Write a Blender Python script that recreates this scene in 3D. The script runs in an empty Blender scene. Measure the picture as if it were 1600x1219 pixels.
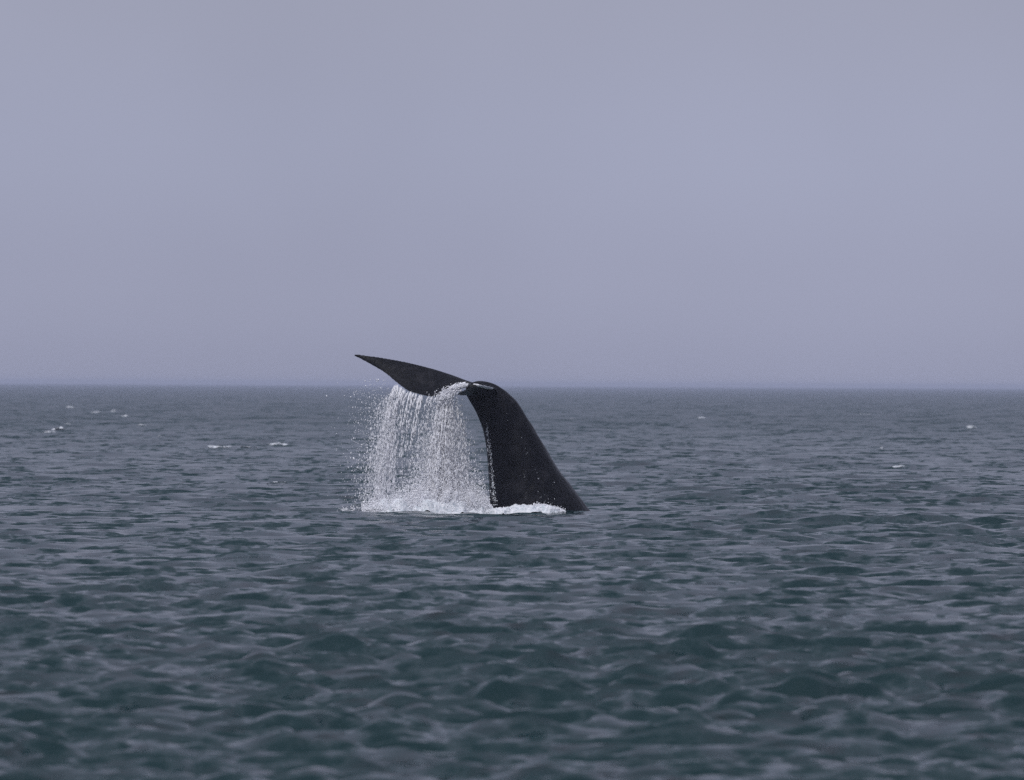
import bpy, math, random
import numpy as np
from mathutils import Vector, Matrix
from mathutils.bvhtree import BVHTree

random.seed(7)
rng = np.random.default_rng(11)
scene = bpy.context.scene
col = scene.collection

# ------------------------------------------------------------------ camera
W0, H0, F0 = 1600.0, 1219.0, 12000.0            # photograph size and focal length in its pixels
CAM_H, CAM_Y, HORIZON = 3.0, -180.0, 600.0
cam_d = bpy.data.cameras.new("camera")
cam = bpy.data.objects.new("camera", cam_d); col.objects.link(cam)
cam_d.sensor_width = 36.0; cam_d.lens = 36.0 * F0 / W0
cam_d.clip_start = 0.5; cam_d.clip_end = 40000
pitch = -math.atan((H0 / 2 - HORIZON) / F0)
roll = math.radians(0.30)
cam_m = (Matrix.Translation((0, CAM_Y, CAM_H)) @ Matrix.Rotation(math.radians(90) + pitch, 4, 'X')
         @ Matrix.Rotation(roll, 4, 'Z'))
cam.matrix_world = cam_m
cam_d.dof.use_dof = True
cam_d.dof.focus_distance = 179.5
cam_d.dof.aperture_fstop = 4.0
scene.camera = cam
CR = np.array(cam_m.to_3x3()); CL = np.array([0, CAM_Y, CAM_H])

# ------------------------------------------------------------------ sky and sun (overcast)
SUN_EL, SUN_AZ = math.radians(50), math.radians(212)    # azimuth from +Y towards +X
world = bpy.data.worlds.new("World"); scene.world = world; world.use_nodes = True
nt = world.node_tree; nt.nodes.clear()
def N(nt, t, **kw):
    n = nt.nodes.new(t)
    for k, v in kw.items(): setattr(n, k, v)
    return n
out = N(nt, 'ShaderNodeOutputWorld'); bg = N(nt, 'ShaderNodeBackground')
bg.inputs['Strength'].default_value = 0.1
sky = N(nt, 'ShaderNodeTexSky'); sky.sky_type = 'NISHITA'; sky.sun_disc = False
sky.sun_elevation = SUN_EL; sky.sun_rotation = SUN_AZ
sky.air_density = 1.0; sky.dust_density = 4.0; sky.ozone_density = 1.0
tc = N(nt, 'ShaderNodeTexCoord'); sep = N(nt, 'ShaderNodeSeparateXYZ')
nt.links.new(tc.outputs['Generated'], sep.inputs[0])
ramp = N(nt, 'ShaderNodeValToRGB')               # overcast layer: grey lilac, brighter overhead
cr = ramp.color_ramp; cr.interpolation = 'EASE'
cr.elements[0].position = 0.0;  cr.elements[0].color = (3.20, 3.37, 4.64, 1)
cr.elements[1].position = 1.0;  cr.elements[1].color = (7.2, 7.5, 9.2, 1)
for p, c in ((0.012, (3.50, 3.68, 4.98, 1)), (0.03, (3.72, 3.95, 5.32, 1)), (0.055, (3.58, 3.74, 4.92, 1)),
             (0.3, (3.7, 3.9, 5.2, 1)), (0.55, (4.3, 4.5, 5.8, 1))):
    e = cr.elements.new(p); e.color = c
nt.links.new(sep.outputs['Z'], ramp.inputs[0])
ns = N(nt, 'ShaderNodeTexNoise'); ns.inputs['Scale'].default_value = 14.0; ns.inputs['Detail'].default_value = 3.0
ns.inputs['Roughness'].default_value = 0.45
nt.links.new(tc.outputs['Generated'], ns.inputs['Vector'])
mr = N(nt, 'ShaderNodeMapRange'); mr.inputs['From Min'].default_value = 0.3; mr.inputs['From Max'].default_value = 0.7
mr.inputs['To Min'].default_value = 0.95; mr.inputs['To Max'].default_value = 1.05
nt.links.new(ns.outputs['Fac'], mr.inputs['Value'])
vm = N(nt, 'ShaderNodeVectorMath', operation='SCALE')
nt.links.new(ramp.outputs['Color'], vm.inputs[0]); nt.links.new(mr.outputs['Result'], vm.inputs['Scale'])
mx = N(nt, 'ShaderNodeMix', data_type='RGBA'); mx.inputs['Factor'].default_value = 0.92
nt.links.new(sky.outputs['Color'], mx.inputs['A']); nt.links.new(vm.outputs[0], mx.inputs['B'])
nt.links.new(mx.outputs['Result'], bg.inputs['Color']); nt.links.new(bg.outputs[0], out.inputs[0])

sun_d = bpy.data.lights.new("sun", 'SUN'); sun = bpy.data.objects.new("sun", sun_d); col.objects.link(sun)
sun_d.energy = 1.5; sun_d.angle = math.radians(18); sun_d.color = (1.0, 0.99, 0.975)
sd = Vector((math.cos(SUN_EL) * math.sin(SUN_AZ), math.cos(SUN_EL) * math.cos(SUN_AZ), math.sin(SUN_EL)))
sun.rotation_euler = (-sd).to_track_quat('-Z', 'Y').to_euler()

vs = scene.view_settings
scene.display_settings.display_device = 'sRGB'
vs.view_transform = 'Standard'; vs.look = 'None'; vs.exposure = 0.0; vs.gamma = 1.0; vs.use_curve_mapping = False
scene.render.engine = 'CYCLES'
cy = scene.cycles
cy.max_bounces = 10; cy.diffuse_bounces = 8; cy.glossy_bounces = 3; cy.transmission_bounces = 4
cy.volume_bounces = 1; cy.use_denoising = False
cy.sample_clamp_indirect = 4.0

# ------------------------------------------------------------------ helpers
def P(px, py, y):
    """point of the place that lies at distance line y and is seen at photograph position (px, py)"""
    d = CR @ np.array([(px - W0 / 2) / F0, -(py - H0 / 2) / F0, -1.0])
    t = (y - CL[1]) / d[1]
    return CL + d * t
def project(p):
    q = (np.asarray(p) - CL) @ CR
    return W0 / 2 + F0 * q[..., 0] / -q[..., 2], H0 / 2 - F0 * q[..., 1] / -q[..., 2]
def tag(o, label=None, cat=None, group=None, kind=None):
    if label: o['label'] = label
    if cat: o['category'] = cat
    if group: o['group'] = group
    if kind: o['kind'] = kind
    return o
def mesh_np(name, v, f, mat, smooth=True, parent=None):
    """v (n,3); f (m,k) all faces with k corners"""
    v = np.ascontiguousarray(v, dtype=np.float32); f = np.ascontiguousarray(f, dtype=np.int32)
    me = bpy.data.meshes.new(name); m, k = f.shape
    me.vertices.add(len(v)); me.vertices.foreach_set("co", v.ravel())
    me.loops.add(m * k); me.loops.foreach_set("vertex_index", f.ravel())
    me.polygons.add(m)
    me.polygons.foreach_set("loop_start", np.arange(0, m * k, k, dtype=np.int32))
    me.polygons.foreach_set("use_smooth", np.full(m, smooth))
    me.update(calc_edges=True); me.validate()
    me.materials.append(mat)
    o = bpy.data.objects.new(name, me); col.objects.link(o); o.parent = parent
    return o
def new_mat(name):
    m = bpy.data.materials.new(name); m.use_nodes = True
    t = m.node_tree; return m, t, t.nodes['Principled BSDF'], t.nodes['Material Output']
def grid_faces(nr, nc, off=0):
    i = np.arange(nr - 1)[:, None] * nc + np.arange(nc - 1)[None, :] + off
    return np.stack([i, i + 1, i + nc + 1, i + nc], -1).reshape(-1, 4)
def smooth01(x): x = np.clip(x, 0, 1); return x * x * (3 - 2 * x)

# value noise on numpy arrays
def vnoise(x, y, z=0.0, seed=0):
    x = np.asarray(x, float); y = np.asarray(y, float); z = np.asarray(z, float) + np.zeros_like(x)
    xi = np.floor(x).astype(np.int64); yi = np.floor(y).astype(np.int64); zi = np.floor(z).astype(np.int64)
    fx, fy, fz = [smooth01(a) for a in (x - xi, y - yi, z - zi)]
    def h(i, j, k):
        n = (i * 374761393 + j * 668265263 + k * 2147483647 + seed * 1274126177) & 0xffffffff
        n = ((n ^ (n >> 13)) * 1274126177) & 0xffffffff
        return ((n ^ (n >> 16)) & 0xffff) / 65535.0
    r = 0
    for a in (0, 1):
        for b in (0, 1):
            for c in (0, 1):
                r = r + h(xi + a, yi + b, zi + c) * (fx if a else 1 - fx) * (fy if b else 1 - fy) * (fz if c else 1 - fz)
    return r * 2 - 1

# ------------------------------------------------------------------ materials
def make_water():
    m, t, b, o = new_mat("sea_water")
    b.inputs['Base Color'].default_value = (0.0022, 0.0240, 0.0270, 1)
    b.inputs['Roughness'].default_value = 0.07
    b.inputs['IOR'].default_value = 1.333
    geo = N(t, 'ShaderNodeNewGeometry')
    def slopes(scale, detail, sx, sy, stretch, rot, distort, sty=1.0):
        """small ripples as random facet slopes (kept at any distance, unlike a bump)"""
        mp = N(t, 'ShaderNodeMapping'); mp.inputs['Rotation'].default_value = (0, 0, rot)
        mp.inputs['Scale'].default_value = (stretch, sty, 1)
        t.links.new(geo.outputs['Position'], mp.inputs['Vector'])
        n = N(t, 'ShaderNodeTexNoise'); n.inputs['Scale'].default_value = scale; n.inputs['Detail'].default_value = detail
        n.inputs['Roughness'].default_value = 0.55; n.inputs['Distortion'].default_value = distort
        t.links.new(mp.outputs[0], n.inputs['Vector'])
        a = N(t, 'ShaderNodeVectorMath', operation='SUBTRACT'); a.inputs[1].default_value = (0.5, 0.5, 0.5)
        t.links.new(n.outputs['Color'], a.inputs[0])
        m_ = N(t, 'ShaderNodeVectorMath', operation='MULTIPLY'); m_.inputs[1].default_value = (sx, sy, 0)
        t.links.new(a.outputs[0], m_.inputs[0])
        return m_
    a = slopes(1.9, 3.5, 1.3, 3.4, 0.6, math.radians(10), 0.3, 0.55)
    c = slopes(5.5, 3.5, 1.3, 3.0, 0.5, math.radians(-12), 0.2, 0.45)
    # farther out the mesh no longer carries the short waves: their slopes come from this layer
    far = slopes(0.45, 4.0, 1.4, 5.0, 0.5, 0.1, 0.3)
    sp_ = N(t, 'ShaderNodeSeparateXYZ'); t.links.new(geo.outputs['Position'], sp_.inputs[0])
    fr = N(t, 'ShaderNodeMapRange'); fr.inputs['From Min'].default_value = 0; fr.inputs['From Max'].default_value = 450
    t.links.new(sp_.outputs['Y'], fr.inputs['Value'])
    ro = N(t, 'ShaderNodeMapRange'); ro.inputs['From Min'].default_value = -60; ro.inputs['From Max'].default_value = 400
    ro.inputs['To Min'].default_value = 0.10; ro.inputs['To Max'].default_value = 0.32
    t.links.new(sp_.outputs['Y'], ro.inputs['Value']); t.links.new(ro.outputs[0], b.inputs['Roughness'])
    fs = N(t, 'ShaderNodeVectorMath', operation='SCALE'); t.links.new(far.outputs[0], fs.inputs[0]); t.links.new(fr.outputs[0], fs.inputs['Scale'])
    fa = N(t, 'ShaderNodeVectorMath', operation='ADD'); t.links.new(a.outputs[0], fa.inputs[0]); t.links.new(fs.outputs[0], fa.inputs[1]); a = fa
    s1 = N(t, 'ShaderNodeVectorMath', operation='ADD'); t.links.new(a.outputs[0], s1.inputs[0]); t.links.new(c.outputs[0], s1.inputs[1])
    s2 = N(t, 'ShaderNodeVectorMath', operation='ADD'); t.links.new(geo.outputs['Normal'], s2.inputs[0]); t.links.new(s1.outputs[0], s2.inputs[1])
    s3 = N(t, 'ShaderNodeVectorMath', operation='NORMALIZE'); t.links.new(s2.outputs[0], s3.inputs[0])
    s4 = N(t, 'ShaderNodeVectorMath', operation='MAXIMUM'); s4.inputs[1].default_value = (-1, -1, 0.64); t.links.new(s3.outputs[0], s4.inputs[0])
    s5 = N(t, 'ShaderNodeVectorMath', operation='NORMALIZE'); t.links.new(s4.outputs[0], s5.inputs[0])   # no facet steeper than a breaking wave
    t.links.new(s5.outputs[0], b.inputs['Normal'])
    return m
def make_foam():
    m, t, b, o = new_mat("white_water")
    b.inputs['Base Color'].default_value = (0.86, 0.87, 0.90, 1)
    b.inputs['Roughness'].default_value = 0.55
    b.inputs['Subsurface Weight'].default_value = 0.0
    n = N(t, 'ShaderNodeTexNoise'); n.inputs['Scale'].default_value = 14.0; n.inputs['Detail'].default_value = 6.0
    g = N(t, 'ShaderNodeNewGeometry'); t.links.new(g.outputs['Position'], n.inputs['Vector'])
    r = N(t, 'ShaderNodeValToRGB'); r.color_ramp.elements[0].position = 0.34; r.color_ramp.elements[0].color = (0.60, 0.66, 0.70, 1)
    r.color_ramp.elements[1].position = 0.56; r.color_ramp.elements[1].color = (0.86, 0.87, 0.90, 1)
    t.links.new(n.outputs['Fac'], r.inputs[0]); t.links.new(r.outputs[0], b.inputs['Base Color'])
    bp = N(t, 'ShaderNodeBump'); bp.inputs['Distance'].default_value = 0.05
    t.links.new(n.outputs['Fac'], bp.inputs['Height']); t.links.new(bp.outputs['Normal'], b.inputs['Normal'])
    return m
def make_cap():
    """thin broken foam: the sea shows through its gaps"""
    m = M_FOAM_.copy(); m.name = "whitecap_foam"; t = m.node_tree
    b = t.nodes['Principled BSDF']
    n = N(t, 'ShaderNodeTexNoise'); n.inputs['Scale'].default_value = 5.0; n.inputs['Detail'].default_value = 7.0; n.inputs['Roughness'].default_value = 0.65
    mp = N(t, 'ShaderNodeMapping'); mp.inputs['Scale'].default_value = (0.7, 1.6, 1.6)
    g = N(t, 'ShaderNodeNewGeometry'); t.links.new(g.outputs['Position'], mp.inputs[0]); t.links.new(mp.outputs[0], n.inputs['Vector'])
    r = N(t, 'ShaderNodeMapRange'); r.inputs['From Min'].default_value = 0.40; r.inputs['From Max'].default_value = 0.62
    t.links.new(n.outputs['Fac'], r.inputs['Value']); t.links.new(r.outputs[0], b.inputs['Alpha'])
    return m
def make_drop():
    m, t, b, o = new_mat("falling_water")
    b.inputs['Base Color'].default_value = (0.96, 0.96, 0.99, 1)
    b.inputs['Roughness'].default_value = 0.2
    b.inputs['IOR'].default_value = 1.333
    return m
def make_skin():
    m, t, b, o = new_mat("wet_whale_skin")
    g = N(t, 'ShaderNodeNewGeometry')
    n1 = N(t, 'ShaderNodeTexNoise'); n1.inputs['Scale'].default_value = 2.4; n1.inputs['Detail'].default_value = 6; n1.inputs['Roughness'].default_value = 0.62
    n1.inputs['Distortion'].default_value = 0.6
    t.links.new(g.outputs['Position'], n1.inputs['Vector'])
    r = N(t, 'ShaderNodeValToRGB'); cr = r.color_ramp
    cr.elements[0].position = 0.5; cr.elements[0].color = (0.0028, 0.0030, 0.0048, 1)
    cr.elements[1].position = 0.72; cr.elements[1].color = (0.0190, 0.0185, 0.0220, 1)
    t.links.new(n1.outputs['Fac'], r.inputs[0]); t.links.new(r.outputs[0], b.inputs['Base Color'])
    mr = N(t, 'ShaderNodeMapRange'); mr.inputs['To Min'].default_value = 0.30; mr.inputs['To Max'].default_value = 0.46
    t.links.new(n1.outputs['Fac'], mr.inputs['Value']); t.links.new(mr.outputs[0], b.inputs['Roughness'])
    b.inputs['IOR'].default_value = 1.333; b.inputs['Specular IOR Level'].default_value = 0.18
    mp = N(t, 'ShaderNodeMapping'); mp.inputs['Scale'].default_value = (1, 1, 0.35)
    t.links.new(g.outputs['Position'], mp.inputs['Vector'])
    n2 = N(t, 'ShaderNodeTexNoise'); n2.inputs['Scale'].default_value = 11; n2.inputs['Detail'].default_value = 5
    t.links.new(mp.outputs[0], n2.inputs['Vector'])
    bp = N(t, 'ShaderNodeBump'); bp.inputs['Distance'].default_value = 0.02; bp.inputs['Strength'].default_value = 0.6
    t.links.new(n2.outputs['Fac'], bp.inputs['Height']); t.links.new(bp.outputs['Normal'], b.inputs['Normal'])
    return m
M_WATER, M_FOAM, M_DROP, M_SKIN = make_water(), make_foam(), make_drop(), make_skin()
M_FOAM_ = M_FOAM; M_CAP = make_cap()

# ------------------------------------------------------------------ sea: a wind-sea spectrum in four bands
G = 9.81
WIND = math.radians(258)                         # waves run towards the camera, a little to the left
def band(L, Nn, lmin, lmax, gain, rot, seed, spread=2.0, choppy=1.0):
    r = np.random.default_rng(seed)
    k1 = 2 * np.pi * np.fft.fftfreq(Nn, L / Nn)
    kx, ky = np.meshgrid(k1, k1)
    k = np.hypot(kx, ky); k[0, 0] = 1e-6
    lam = 2 * np.pi / k
    th = np.arctan2(ky, kx) - (WIND - rot)
    lp = 5.2                                     # peak wavelength
    kp = 2 * np.pi / lp
    S = k ** -4.0 * np.exp(-1.25 * (kp / k) ** 2) * np.abs(np.cos(th / 2)) ** (2 * spread)
    pk = np.exp(-((np.sqrt(k / kp) - 1) ** 2) / (2 * 0.1 ** 2)); S *= 2.0 ** pk
    S[(lam < lmin) | (lam >= lmax)] = 0; S[0, 0] = 0
    a = np.sqrt(S) * (r.standard_normal(k.shape) + 1j * r.standard_normal(k.shape)) * (2 * np.pi / L) * gain
    h = np.fft.ifft2(a) * Nn * Nn
    dx = np.fft.ifft2(1j * kx / k * a) * Nn * Nn
    dy = np.fft.ifft2(1j * ky / k * a) * Nn * Nn
    return dict(L=L, N=Nn, rot=rot, lmin=lmin, h=h.real.astype(np.float32),
                dx=(dx.real * choppy).astype(np.float32), dy=(dy.real * choppy).astype(np.float32))
bands = [band(211.0, 1024, 3.2, 40, 0.055, 0.0, 3, 10.0, 0.7),
         band(61.0, 1024, 1.15, 3.2, 0.105, 0.2, 4, 6.0, 0.55),
         band(23.0, 1024, 0.5, 1.15, 0.24, -0.18, 5, 4.0, 0.35),
         band(9.1, 1024, 0.2, 0.5, 0.33, 0.25, 6, 3.0, 0.2)]
def sample(a, u, v):
    n = a.shape[0]
    u = u % n; v = v % n
    i = np.floor(u).astype(np.int32); j = np.floor(v).astype(np.int32)
    fu = (u - i).astype(np.float32); fv = (v - j).astype(np.float32)
    i %= n; j %= n; i1 = (i + 1) % n; j1 = (j + 1) % n
    return (a[j, i] * (1 - fu) + a[j, i1] * fu) * (1 - fv) + (a[j1, i] * (1 - fu) + a[j1, i1] * fu) * fv
# single crests the photograph shows: (x, y, length across, thickness, height, angle)
RIDGES = []
def ridge(px, y, half, thick, height, ang=0.0):
    x = P(px, 700, y)[0]
    RIDGES.append((x, y, half, thick, height, ang))
ridge(655, -2.4, 0.8, 0.6, 0.08, 0.05)
ridge(702, -2.2, 0.3, 1.2, -0.07)
ridge(740, -2.4, 0.4, 0.5, 0.06)
ridge(774, -2.2, 0.3, 1.4, -0.08)
ridge(812, -2.3, 0.5, 0.5, 0.05, -0.04)
def sea(X, Y, cell):
    """displaced sea surface for rest positions X, Y; cell = local mesh spacing"""
    X = np.asarray(X, float); Y = np.asarray(Y, float)
    Z = np.zeros_like(X); DX = np.zeros_like(X); DY = np.zeros_like(X)
    calm = 1 - 0.72 * np.exp(-(((X + 0.2) / 4.2) ** 2 + ((Y + 3.5) / 6.0) ** 2) ** 1.5)   # the tail's upwelling flattens the chop
    gust = 1 + 0.4 * vnoise(X / 11, Y / 26, 0, 5) + 0.25 * vnoise(X / 4, Y / 9, 0, 6)   # wind patches
    for b in bands:
        w = smooth01((b['lmin'] / np.maximum(cell, 1e-3) - 0.55) / 1.5)
        w = np.maximum(w, {3.2: 0.9, 1.15: 0.8, 0.5: 0.3}.get(b['lmin'], 0))
        if b['lmin'] < 3: w = w * gust
        if b['lmin'] > 1: w = w * np.interp(Y, [-135, -40], [0.6, 1.0])      # shallower chop towards the shore side
        c, s = math.cos(b['rot']), math.sin(b['rot'])
        xs = X * (0.62 if b['lmin'] > 3 else 0.5)            # long crests lie across the wind
        u = (xs * c + Y * s) / b['L'] * b['N'] + 311; v = (-xs * s + Y * c) / b['L'] * b['N'] + 97
        hx = sample(b['dx'], u, v); hy = sample(b['dy'], u, v)
        Z += sample(b['h'], u, v) * w * calm
        DX += (hx * c - hy * s) * w * calm; DY += (hx * s + hy * c) * w * calm
    for (rx, ry, hl, tk, hh, an) in RIDGES:
        c, s = math.cos(an), math.sin(an)
        a = (X - rx) * c + (Y - ry) * s; q = -(X - rx) * s + (Y - ry) * c
        Z += hh * np.exp(-(a / hl) ** 2 - (q / tk) ** 2)
    return X + DX, Y + DY, Z

# polar grid round the camera's foot, fine inside the view, coarser outside and far away
rad = [0.01, 0.3, 0.9, 1.5]
while rad[-1] < 9000:
    r = rad[-1]
    st = (0.06 if r < 36 else 0.02 if r < 48 else float(np.interp(math.log(r), [math.log(q) for q in (48, 160, 400, 1500, 4500)], [0.0013, 0.0014, 0.0026, 0.0045, 0.03])))
    rad.append(r * (1 + st))
rad = np.array(rad)
half = math.radians(4.5); fine = math.radians(7.63) / 470
ang = list(np.arange(0, half, fine)); st = fine
while ang[-1] < math.pi:
    st = min(st * 1.12, 0.12); ang.append(ang[-1] + st)
ang = np.array(ang[:-1] + [math.pi])
ang = np.concatenate([-ang[:0:-1], ang])
A, R = np.meshgrid(ang, rad)
X0 = R * np.sin(A); Y0 = CAM_Y + R * np.cos(A)
dr = np.gradient(rad)[:, None] * np.ones_like(A); da = np.gradient(ang)[None, :] * R
cell = np.maximum(dr, da)
SX, SY, SZ = sea(X0, Y0, cell)
SX[:, 0] = SX[:, -1]; SY[:, 0] = SY[:, -1]; SZ[:, 0] = SZ[:, -1]
V = np.stack([SX, SY, SZ], -1).reshape(-1, 3)
nr, nc = A.shape
F = grid_faces(nr, nc)
water = mesh_np("sea_water", V, F[:, ::-1], M_WATER)
tag(water, "choppy teal grey sea water all around the whale, out to the misty horizon", "sea", kind='structure')
print("sea", nr, nc, len(F), "Hs", 4 * SZ[500:900].std())

# ------------------------------------------------------------------ whale tail: one continuous skin
verts, faces = [], []
def loft(rings, cap=True):
    off = len(verts); n = len(rings[0])
    for r in rings: verts.extend([tuple(p) for p in r])
    for i in range(len(rings) - 1):
        for j in range(n):
            a = off + i * n + j; b = off + i * n + (j + 1) % n
            faces.append((a, b, b + n, a + n))
    if cap:
        faces.append(tuple(off + j for j in range(n))[::-1])
        faces.append(tuple(off + (len(rings) - 1) * n + j for j in range(n)))
def resample(pairs, n):
    a = np.array(pairs, float); t = np.arange(len(a)); tt = np.linspace(0, len(a) - 1, n)
    out = np.zeros((n, a.shape[1]))
    for c in range(a.shape[1]):                  # Catmull-Rom
        p = a[:, c]; m = np.gradient(p)
        i = np.minimum(tt.astype(int), len(a) - 2); f = tt - i
        out[:, c] = ((2 * f**3 - 3 * f**2 + 1) * p[i] + (f**3 - 2 * f**2 + f) * m[i]
                     + (-2 * f**3 + 3 * f**2) * p[i + 1] + (f**3 - f**2) * m[i + 1])
    return out
STOCK = [  # right px,py, left px,py, half thickness, centre y
    (736, 598, 726, 611, .09, -.16), (750, 594.8, 729, 618, .17, -.12), (771, 598.6, 733.5, 626.5, .24, -.06),
    (790, 611.5, 740, 637.5, .29, 0), (807.3, 628.6, 746, 650, .34, 0), (828.6, 661.7, 754, 673, .42, 0),
    (845.5, 688.5, 758.3, 693, .52, 0), (864.9, 721.4, 761.6, 721, .66, 0), (890.5, 755.5, 764.3, 755, .82, 0),
    (921, 800, 766.4, 797, 1.0, 0), (960, 850, 768, 850, 1.2, 0), (1005, 905, 775, 910, 1.35, 0), (1060, 960, 800, 980, 1.4, 0)]
rings = []
for r in resample(STOCK, 40):
    y = r[5]
    a = P(r[0], r[1], y); b = P(r[2], r[3], y); c = (a + b) / 2; h = (a - b) / 2
    ring = []
    for k in range(32):
        t = 2 * math.pi * k / 32
        ct, st_ = math.cos(t), math.sin(t)
        ex = 0.86
        ring.append(c + h * (math.copysign(abs(ct) ** 1.0, ct)) + np.array([0, 1, 0]) * r[4] * math.copysign(abs(st_) ** ex, st_))
    rings.append(ring)
loft(rings)
def lobe(pairs, tmax, n=46, rootk=1.0):
    rs = resample(pairs, n); rings = []
    prev = None
    e_ = np.linspace(0, 1, n)
    rs[:, 1] -= 0.4; rs[:, 4] += 1.2 * np.sin(np.pi * e_); rs[:, 4] += 0.9 * vnoise(e_ * 14, e_ * 0, 0, 3) * np.sin(np.pi * e_); rs[:, 4] += 0.5 * vnoise(e_ * 31, e_ * 0, 2, 4) * np.sin(np.pi * e_)
    L_ = [P(*r[0:3]) for r in rs]; T_ = [P(*r[3:6]) for r in rs]
    for i in range(n):
        l, t = L_[i], T_[i]
        ch = t - l; c = np.linalg.norm(ch)
        i0, i1 = max(i - 1, 0), min(i + 1, n - 1)
        sp = (L_[i1] + T_[i1]) - (L_[i0] + T_[i0])
        nn = np.cross(ch / max(c, 1e-6), sp); ln = np.linalg.norm(nn)
        nn = nn / ln if ln > 1e-6 else prev
        if prev is not None and nn @ prev < 0: nn = -nn
        prev = nn
        f = i / (n - 1)
        th = max(tmax * (1 - f) ** 0.8 , 0.035) * (0.5 + 0.5 * min(1, c / 0.5))
        th = min(th, max(0.3 * c, 0.042))
        up, lo = [], []
        for k in range(15):
            x = 0.5 - 0.5 * math.cos(math.pi * k / 14)
            prof = 2.6 * (0.2969 * math.sqrt(x) - 0.126 * x - 0.3516 * x * x + 0.2843 * x**3 - 0.1036 * x**4) * 1.55
            prof = max(prof, 0.0)
            e = max(prof * th / 2, 0.007 if 0 < k < 14 else 0)
            up.append(l + ch * x + nn * e); lo.append(l + ch * x - nn * e)
        rings.append(up + lo[-2:0:-1])
    loft(rings)
    return L_, T_
LOBE_A = [  # leading (px,py,y)  trailing (px,py,y): the lobe that reaches out to the left
    (784, 617, .0, 738, 610, -.10), (752, 601.5, .05, 723.5, 605.5, -.22), (733.5, 596.6, .12, 713, 609.5, -.32),
    (709, 587.3, .25, 701, 614.5, -.36), (697, 583, .33, 689, 619, -.36), (680, 577.5, .42, 673, 619, -.28),
    (660, 572, .55, 656, 616.3, -.12), (634, 565.8, .7, 638, 610.2, .07), (612, 561.5, .82, 621, 599, .3),
    (592, 558.3, .92, 604, 584.8, .55), (573, 555.8, 1.02, 584, 572.3, .82), (561, 554.2, 1.08, 567, 563, 1.0), (552.6, 553.6, 1.12, 553.6, 556.4, 1.12)]
lobe(LOBE_A, 0.25)
LOBE_B = [  # the lobe that points at the camera
    (780, 618, .05, 735, 612, .02), (777, 612, -.4, 721, 616, -.45), (775, 608.5, -.9, 716, 616.5, -.95), (771, 605.5, -1.4, 714, 615, -1.45),
    (767, 603, -1.9, 722, 610.5, -1.98), (761, 601.8, -2.3, 735, 606, -2.4), (754, 601.2, -2.62, 744, 603, -2.68), (749, 601.2, -2.82, 748, 601.6, -2.83)]
lobe(LOBE_B, 0.34)
me = bpy.data.meshes.new("tail"); me.from_pydata([tuple(map(float, v)) for v in verts], [], faces); me.update()
tmp = bpy.data.objects.new("tail_tmp", me); col.objects.link(tmp)
md = tmp.modifiers.new("r", 'REMESH'); md.mode = 'VOXEL'; md.voxel_size = 0.015; md.use_smooth_shade = True
md2 = tmp.modifiers.new("s", 'SMOOTH'); md2.factor = 0.5; md2.iterations = 12
dg = bpy.context.evaluated_depsgraph_get()
me2 = bpy.data.meshes.new_from_object(tmp.evaluated_get(dg)); me2.name = "whale"
bpy.data.objects.remove(tmp)
nv = len(me2.vertices); cc = np.zeros(nv * 3, np.float32); me2.vertices.foreach_get("co", cc); cc = cc.reshape(-1, 3)
nn_ = np.zeros(nv * 3, np.float32); me2.vertices.foreach_get("normal", nn_); nn_ = nn_.reshape(-1, 3)
thick = smooth01((cc[:, 0] + 1.2) / 1.0)         # the stock swells and wrinkles more than the thin blade
cc += nn_ * (thick * (0.030 * vnoise(cc[:, 0] * 1.6, cc[:, 1] * 1.6, cc[:, 2] * 1.1, 8) + 0.009 * vnoise(cc[:, 0] * 6, cc[:, 1] * 6, cc[:, 2] * 4, 9)))[:, None]
me2.vertices.foreach_set("co", cc.ravel()); me2.update()
me2.materials.clear(); me2.materials.append(M_SKIN)
me2.polygons.foreach_set("use_smooth", np.ones(len(me2.polygons), bool))
whale = bpy.data.objects.new("whale", me2); col.objects.link(whale)
tag(whale, "black whale tail stock and flukes rising from the sea, water pouring off", "whale")
print("whale tris", len(me2.polygons) * 2)
bvh = BVHTree.FromPolygons([v.co for v in me2.vertices], [p.vertices for p in me2.polygons])
def on_whale(px, py, lift=0.01):
    d = Vector(CR @ np.array([(px - W0 / 2) / F0, -(py - H0 / 2) / F0, -1.0])).normalized()
    h = bvh.ray_cast(Vector(CL), d)
    return None if h[0] is None else np.array(h[0] + h[1] * lift)

# ------------------------------------------------------------------ drops
OCT = np.array([[1, 0, 0], [-1, 0, 0], [0, 1, 0], [0, -1, 0], [0, 0, 1], [0, 0, -1]], float)
OCF = np.array([[0, 2, 4], [2, 1, 4], [1, 3, 4], [3, 0, 4], [2, 0, 5], [1, 2, 5], [3, 1, 5], [0, 3, 5]])
def drops(name, pos, size, vel, stretch, mat=None):
    """octahedral drops drawn out along their own velocity; all arrays (n,..)"""
    n = len(pos); z = vel / np.maximum(np.linalg.norm(vel, axis=1, keepdims=True), 1e-6)
    ref = rng.standard_normal((n, 3)); x = np.cross(ref, z); x /= np.linalg.norm(x, axis=1, keepdims=True); y = np.cross(z, x)
    s = size[:, None]
    v = (OCT[None, :, 0:1] * (x * s)[:, None, :] + OCT[None, :, 1:2] * (y * s)[:, None, :]
         + OCT[None, :, 2:3] * (z * (s * stretch[:, None]))[:, None, :]) + pos[:, None, :]
    f = OCF[None] + (np.arange(n) * 6)[:, None, None]
    return mesh_np(name, v.reshape(-1, 3), f.reshape(-1, 3), mat or M_DROP, smooth=True)

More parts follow.
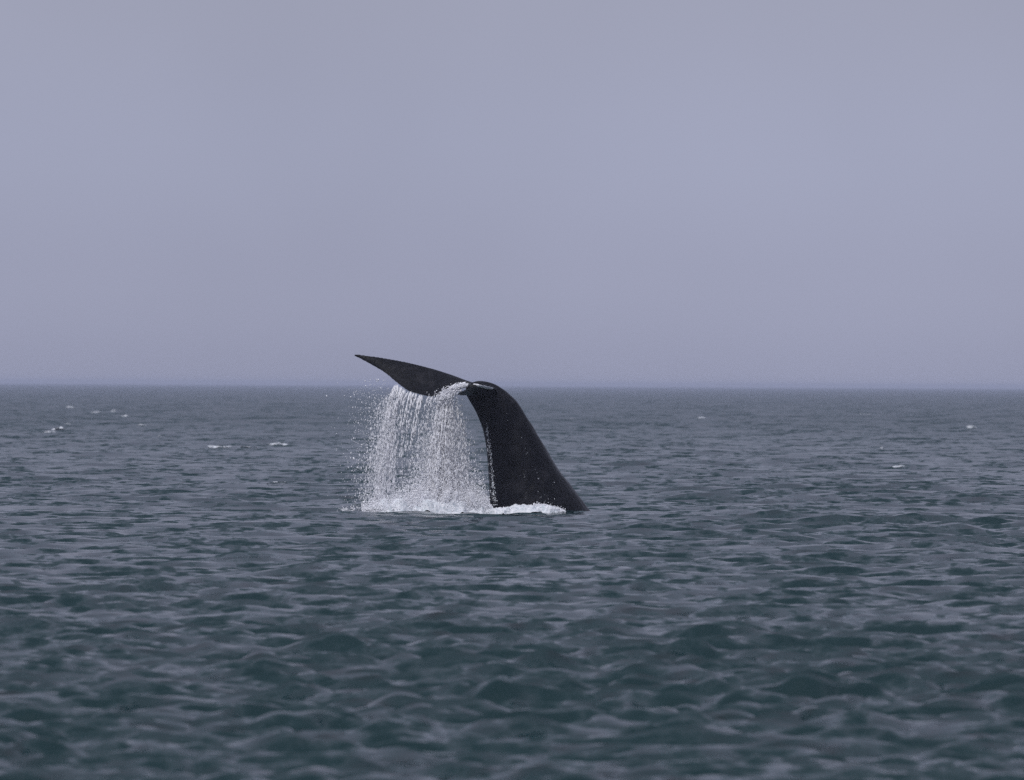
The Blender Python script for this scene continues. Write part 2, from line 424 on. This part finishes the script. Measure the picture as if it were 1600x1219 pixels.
PP, SS, VV, ST = [], [], [], []
def add(pos, size, vel, stretch):
    PP.append(pos); SS.append(size); VV.append(vel); ST.append(stretch)
TRAIL = [(717, 606, -.28), (708, 612, -.34), (701, 615, -.36), (689, 619, -.36), (673, 619.5, -.28), (656, 617, -.12),
         (638, 611, .07), (621, 600, .3), (604, 586, .55), (584, 573, .82)]
def trail(u):
    a = np.array(TRAIL); u = np.clip(u, 0, len(a) - 1.001); i = int(u); f = u - i
    r = a[i] * (1 - f) + a[i + 1] * f
    return P(*r)
def strand(u, v0, n, spread, size, t0=0.0, t1=0.80, bias=1.0, clump=0.5, stretch=(3.5, 9.0)):
    """drops that left the trailing edge at u with horizontal speed v0"""
    p0 = trail(u)
    t = t0 + (t1 - t0) * rng.random(n) ** bias
    # lumps along the strand
    ph = rng.random(6) * 6.28; lump = sum(np.sin(t * w + p) for w, p in zip((19, 31, 47, 63, 90, 130), ph)) / 6
    keep = rng.random(n) < np.clip(0.55 + clump * lump * 2.2, 0.05, 1)
    t = t[keep]; m = len(t)
    vel = np.array(v0)[None, :] + rng.standard_normal((m, 3)) * np.array([spread, spread * 1.2, spread * 0.6])
    off = np.zeros((m, 3)); off[:, 0] = 0.05 * np.sin(t * 14 + ph[0]) * t
    pos = p0 + vel * t[:, None] + off; pos[:, 2] -= 0.5 * G * t * t
    vv = vel * 0.5; vv[:, 2] -= G * t + 1.8
    s = size * np.exp(rng.standard_normal(m) * 0.42)
    e = np.clip(1 - t / 0.45, 0, 1); s *= 1 - 0.2 * e; st = rng.uniform(*stretch, m) * (1 + 0.5 * e)
    pos[:, 2] -= s * st * 0.8
    add(pos, s, vv, st)
# left curtain: a dense outer bundle and thin strands that break up half way down
for k in range(18):
    u = rng.uniform(5.9, 7.25)
    strand(u, (-0.62 + rng.normal(0, .10), rng.normal(0, .12), rng.normal(0.05, .06)),
           int(rng.choice([50, 100, 250, 480])), rng.uniform(0.012, 0.05), 0.0068, bias=0.6, clump=0.9)
for k in range(16):
    u = rng.uniform(3.8, 5.8)
    strand(u, (-0.42 + rng.normal(0, .06), rng.normal(0, .1), rng.normal(0.05, .05)),
           int(rng.uniform(70, 170)), rng.uniform(0.02, 0.06), 0.0062, t1=rng.uniform(.4, .62), bias=1.0, clump=0.8)
for k in range(22):
    u = rng.uniform(6.0, 7.5)
    strand(u, (-0.68 + rng.normal(0, .13), rng.normal(0, .2), .1), 110, 0.2, 0.0063, t0=0.15, t1=0.85, bias=0.5, clump=0.25)
# right stream: leaves the notch to the left, then fans out
for k in range(28):
    u = rng.uniform(0.8, 3.0)
    strand(u, (rng.normal(-0.42, .13), rng.normal(-0.1, .15), rng.normal(0.1, .1)),
           int(rng.choice([120, 280, 800])), rng.uniform(0.012, 0.06), 0.0068, bias=0.6, clump=0.7)
for k in range(40):
    u = rng.uniform(0.3, 3.0)
    strand(u, (rng.uniform(-0.5, 0.55), rng.normal(-0.1, .2), rng.uniform(0, .3)),
           290, 0.10, 0.0063, t0=0.12, t1=0.86, bias=0.36, clump=0.25)
# fine mist between the strands, thickest low down
for (n_, x0_, x1_, w0, w1) in ((9000, 692, 698, 5, 22), (2000, 618, 590, 4, 15), (11000, 665, 692, 8, 30)):
    tt = 0.2 + 0.62 * rng.random(n_) ** (0.22 if w0 == 8 else 0.5)
    px_ = x0_ + (x1_ - x0_) * (tt / .8) + rng.normal(0, 1, n_) * (w0 + (w1 - w0) * tt / .8)
    pz_ = 3.0 - 0.5 * G * tt * tt
    pos_ = np.stack([(px_ - 800) * 0.015, rng.normal(-.2, .25, n_), pz_], -1)
    add(pos_, 0.0054 * np.exp(rng.standard_normal(n_) * .3), np.tile([-.2, 0, -4.0], (n_, 1)) + rng.standard_normal((n_, 3)) * .3, rng.uniform(3, 7, n_))
# water running over the fluke into the notch stream
n = 2600
q = rng.random(n); a0 = P(728, 602, -.34); a1 = P(690, 626, -.44)
mid = np.array([P(728 - 38 * t ** 0.9, 601.5 + 24 * t ** 1.7, -.36 - .12 * t) for t in q])
add(mid + rng.standard_normal((n, 3)) * np.array([.07, .03, .035]) * (0.5 + q[:, None]), 0.009 * np.exp(rng.standard_normal(n) * .4),
    np.tile([-1.0, -.1, -.9], (n, 1)), rng.uniform(1.2, 2.5, n))
# stray drops drifting left
n = 2600
t = rng.random(n) ** 0.8
px = 600 - np.abs(rng.normal(0, 26, n)) + rng.normal(0, 10, n); py = 590 + 205 * rng.random(n) ** 0.75
pos = np.array([P(a, b, y) for a, b, y in zip(px, py, rng.normal(.2, .5, n))])
add(pos, 0.006 * np.exp(rng.standard_normal(n) * .45), np.tile([-.5, 0, -3.0], (n, 1)) + rng.standard_normal((n, 3)) * .4, rng.uniform(1, 1.8, n))
pos, size, vel, stre = map(np.concatenate, (PP, SS, VV, ST))
ok = pos[:, 2] > 0.0
print("drops", ok.sum())
fw = drops("falling_water", pos[ok], size[ok], vel[ok], stre[ok])
tag(fw, "curtain of white water drops pouring off the left fluke into the sea", "falling water", kind='stuff')

# splash where the curtain lands: upward jets and a boiling fringe
PP, SS, VV, ST = [], [], [], []
FOAM_TOP = [(556, 800), (580, 797), (610, 793), (640, 785), (680, 780), (720, 781), (750, 780), (762, 786), (772, 796), (800, 797), (815, 800),
            (825, 793), (842, 788), (860, 791), (872, 794), (884, 800)]
ft = np.array(FOAM_TOP, float)
n = 27000
px = np.where(rng.random(n) < .8, rng.uniform(565, 770, n), rng.uniform(770, 884, n))
top = np.interp(px, ft[:, 0], ft[:, 1])
py = 806 - (806 - top) * rng.random(n) ** 0.9 - np.where(px < 765, rng.exponential(1.0, n) * np.interp(px, [560, 610, 650, 750, 765], [3, 7, 16, 15, 4]), rng.exponential(1.0, n))
yy = np.where(px < 765, rng.normal(-.5, .45, n), rng.uniform(-1.35, -1.0, n))
pos = np.array([P(a, b, y) for a, b, y in zip(px, py, yy)])
add(pos, 0.0085 * np.exp(rng.standard_normal(n) * .4), rng.standard_normal((n, 3)) * [.5, .3, .5] + [0, 0, 1.0], rng.uniform(1, 1.8, n))
JETS = [(632, 803, 660, 762), (640, 803, 668, 770), (650, 804, 655, 775), (668, 804, 682, 765), (690, 804, 700, 768), (715, 804, 712, 770), (735, 804, 738, 772), (752, 804, 760, 778),
        (600, 802, 592, 782), (576, 802, 566, 790), (541, 799, 536, 794), (560, 801, 549, 793)]
for (ax, ay, bx, by) in JETS:
    m = 1300 if ax > 620 else 60
    f = rng.random(m) ** 1.2; w = 1.5 + 5 * (1 - f)
    cx = ax + (bx - ax) * f + rng.normal(0, 1, m) * w; cyy = ay + (by - ay) * f + rng.normal(0, 1.6, m)
    y0 = rng.normal(-.6, .25)
    add(np.array([P(a, b, y0 + c) for a, b, c in zip(cx, cyy, rng.normal(0, .1, m))]), 0.010 * np.exp(rng.standard_normal(m) * .4),
        np.tile([(bx - ax) * .05, 0, 1.5], (m, 1)) + rng.standard_normal((m, 3)) * .2, rng.uniform(1, 2, m))
pos, size, vel, stre = map(np.concatenate, (PP, SS, VV, ST))
ok = pos[:, 2] > -0.05
sp = drops("splash_spray", pos[ok], size[ok], vel[ok], stre[ok], M_DROP)
tag(sp, "low burst of white spray where the curtain hits the sea", "spray", kind='stuff')

# drips on the skin
PP, SS, VV, ST = [], [], [], []
def drips(pts, n, w, size):
    a = np.array(pts, float); f = rng.random(n) ** 0.8 * (len(a) - 1); i = np.minimum(f.astype(int), len(a) - 2); g = (f - i)[:, None]
    c = a[i] * (1 - g) + a[i + 1] * g
    c[:, 0] += rng.normal(0, 1, n) * w * (0.35 + 0.65 * f / (len(a) - 1))
    pp = [on_whale(x, y) for x, y in c]
    pp = [p for p in pp if p is not None]
    m = len(pp)
    if m: add(np.array(pp), size * np.exp(rng.standard_normal(m) * .5), np.tile([.05, 0, -1.0], (m, 1)) + rng.standard_normal((m, 3)) * .1, rng.uniform(1.0, 2.2, m))
drips([(758, 655), (763, 680), (766, 705), (769, 735), (771, 765), (773, 790)], 240, 2.6, 0.0062)
drips([(765, 690), (768, 720), (771, 755), (775, 790)], 150, 1.6, 0.0062)
drips([(819, 738), (821, 755), (822, 775), (821, 795)], 18, 1.3, 0.0042)
drips([(836, 732), (841, 745), (842, 752)], 9, .8, 0.0042)
drips([(840, 768), (846, 776), (845, 788)], 9, 1.0, 0.0042)
drips([(860, 765), (850, 790)], 10, 9.0, 0.006)
drips([(780, 640), (840, 760)], 18, 22, 0.004)
if PP:
    pos, size, vel, stre = map(np.concatenate, (PP, SS, VV, ST))
    dp = drops("dripping_water", pos, size, vel, stre, M_FOAM)
    tag(dp, "beads and trickles of white water running down the black tail stock", "dripping water", kind='stuff')
# sky glint on the wet root of the near lobe, made of white drops
pts = [(740, 600.5), (748, 601.5), (756, 602.5), (763, 603.8), (769, 606)]
n = 900
f = rng.random(n); px = 741 + 28 * f; py = np.interp(px, [p[0] for p in pts], [p[1] for p in pts]) + rng.random(n) * (0.5 + 2.6 * np.sin(np.pi * f ** 1.6))
pp = [on_whale(a, b, 0.012) for a, b in zip(px, py)]; pp = np.array([p for p in pp if p is not None])
wf = drops("water_glint", pp, np.full(len(pp), 0.014), np.tile([1.0, 0, -.2], (len(pp), 1)), np.full(len(pp), 2.2), M_DROP)
tag(wf, "white glint of wet skin on top of the near fluke root, made of white drops", "water sheet", kind='stuff')

# ------------------------------------------------------------------ foam lying on the sea at the foot of the splash
def foam_patch(cx, cy_, hx, hy, lift, nx, ny, seed, name, ang=0.0, mat=None, lump=6.0):
    u = np.linspace(-1, 1, nx); v = np.linspace(-1, 1, ny); U, Vv = np.meshgrid(u, v)
    c, s = math.cos(ang), math.sin(ang)
    X = cx + U * hx * c - Vv * hy * s; Y = cy_ + U * hx * s + Vv * hy * c
    x, y, z = sea(X, Y, np.full_like(X, 0.12))
    d = np.sqrt(U ** 2 + Vv ** 2)
    edge = 1 - d + 0.35 * vnoise(X * lump / hx, Y * lump / hy * .5, 0, seed) + 0.2 * vnoise(X * lump * 2.3 / hx, Y * lump / hy, 3, seed)
    h = smooth01(edge * 1.7) * lift * (0.6 + 0.55 * np.abs(vnoise(X * 3, Y * 3, 1, seed + 1)) + 0.16 * vnoise(X * 11, Y * 9, 2, seed + 2))
    z = z + h - 0.012
    Fc = grid_faces(ny, nx)
    keep = (edge.ravel()[Fc] > 0.02).all(1)
    Fc = Fc[keep]
    used, inv = np.unique(Fc, return_inverse=True)
    vtx = np.stack([x, y, z], -1).reshape(-1, 3)[used]
    return mesh_np(name, vtx, inv.reshape(-1, 4), mat or M_FOAM)
cxm = P(685, 700, -.8)[0]
fo = foam_patch(cxm, -0.7, 1.62, 0.8, 0.36, 240, 120, 21, "splash_foam", lump=5)
tag(fo, "bank of white foam boiling under the falling water curtain", "foam", kind='stuff')
fo = foam_patch(P(808, 700, -1.2)[0], -1.25, 1.12, 0.42, 0.19, 200, 60, 22, "tail_foam", lump=5)
tag(fo, "strip of white foam lapping the foot of the black tail stock", "foam", kind='stuff')

# ------------------------------------------------------------------ whitecaps
PXY = project(V.astype(float)); GPX = PXY[0].reshape(nr, nc); GPY = PXY[1].reshape(nr, nc)
def visible_at(px, py):
    """first sea point from the camera outwards seen at that spot: a row that hides the ones behind it"""
    r0 = int(np.searchsorted(rad, 48))
    j = np.argmin(np.abs(GPX[r0:, :] - px) + 1e6 * (np.abs(ang)[None, :] > half), axis=1)
    colpy = GPY[np.arange(r0, nr), j]
    i = int(np.argmax(colpy <= py))
    return X0[r0 + i, j[i]], Y0[r0 + i, j[i]]
CAPS = [(92, 672, 10, 4.0, "bright hump of a whitecap far out, lowest of the far left cluster"),
        (75, 676, 12, 1.2, "thin foam tail trailing left of the bright far left whitecap"),
        (107, 637, 7, 2.0, "small whitecap highest and farthest out at far left"),
        (106, 663, 5, 1.5, "tiny foam fleck just above the bright far left whitecap"),
        (147, 645, 11, 1.8, "long low whitecap, left end of the far crest line"),
        (178, 644, 5, 2.6, "short steep whitecap in the middle of the far crest line"),
        (193, 651, 6, 1.8, "small slanting whitecap beyond the steep one on the far crest line"),
        (222, 667, 7, 1.5, "low whitecap at the right end of the far left cluster"),
        (250, 683, 4, 1.8, "lone foam speck between far left cluster and long broken crest"),
        (343, 700, 20, 1.5, "bright left end of the long broken foam streak left of the whale"),
        (388, 699, 16, 1.0, "faint middle of the long broken foam streak left of the whale"),
        (433, 696, 18, 1.5, "right end of the long foam streak, under a dark crest"),
        (432, 756, 17, 1.0, "thin foam lip on a long green wave left of the curtain"),
        (893, 655, 6, 1.6, "small whitecap close right of the whale near the horizon"),
        (1097, 654, 8, 1.6, "whitecap near the horizon at middle right"),
        (1352, 647, 9, 1.0, "faint whitecap nearest the horizon at right"),
        (1517, 669, 8, 2.2, "bright whitecap near the horizon at far right"),
        (1402, 730, 11, 1.6, "slanting foam streak on a wave at right, between whale and frame edge"),
        (1378, 704, 3, 2.2, "tiny upright foam flick on a crest at right"),
        (954, 673, 5, 1.2, "tiny foam fleck right of the tail, below the small whitecap")]
for i, (px, py, hw, hh, lab) in enumerate(CAPS):
    x, y = visible_at(px, py)
    dist = math.hypot(x, y - CAM_Y); m = dist / F0
    hx = hw * m * 1.05; lift = hh * m * (1.15 if hh > 3 else 0.85)
    o = foam_patch(x, y, hx, max(hx * .55, .12), lift, 60, 26, 40 + i, "whitecap", lump=3.0, ang=random.uniform(-.2, .2), mat=M_FOAM if hh > 3 else M_CAP)
    tag(o, lab, "whitecap", "whitecaps breaking on the sea")

# ------------------------------------------------------------------ haze
S = 9300.0; zt, zb = 4.6, float(SZ.min()) - 1.0
hv = np.array([[sx * S, CAM_Y + sy * S, z] for z in (zb, zt) for sx, sy in ((-1, -1), (1, -1), (1, 1), (-1, 1))])
hf = np.array([[0, 3, 2, 1], [4, 5, 6, 7], [0, 1, 5, 4], [1, 2, 6, 5], [2, 3, 7, 6], [3, 0, 4, 7]])
mh = bpy.data.materials.new("haze"); mh.use_nodes = True; t = mh.node_tree; t.nodes.clear()
o_ = N(t, 'ShaderNodeOutputMaterial'); pv = N(t, 'ShaderNodeVolumePrincipled')
pv.inputs['Color'].default_value = (0.66, 0.70, 0.88, 1)
pv.inputs['Density'].default_value = 0.0002
pv.inputs['Anisotropy'].default_value = 0.0
t.links.new(pv.outputs[0], o_.inputs['Volume'])
haze = mesh_np("haze", hv, hf, mh, smooth=False)
tag(haze, "pale lilac sea haze that swallows the horizon", "haze", kind='stuff')
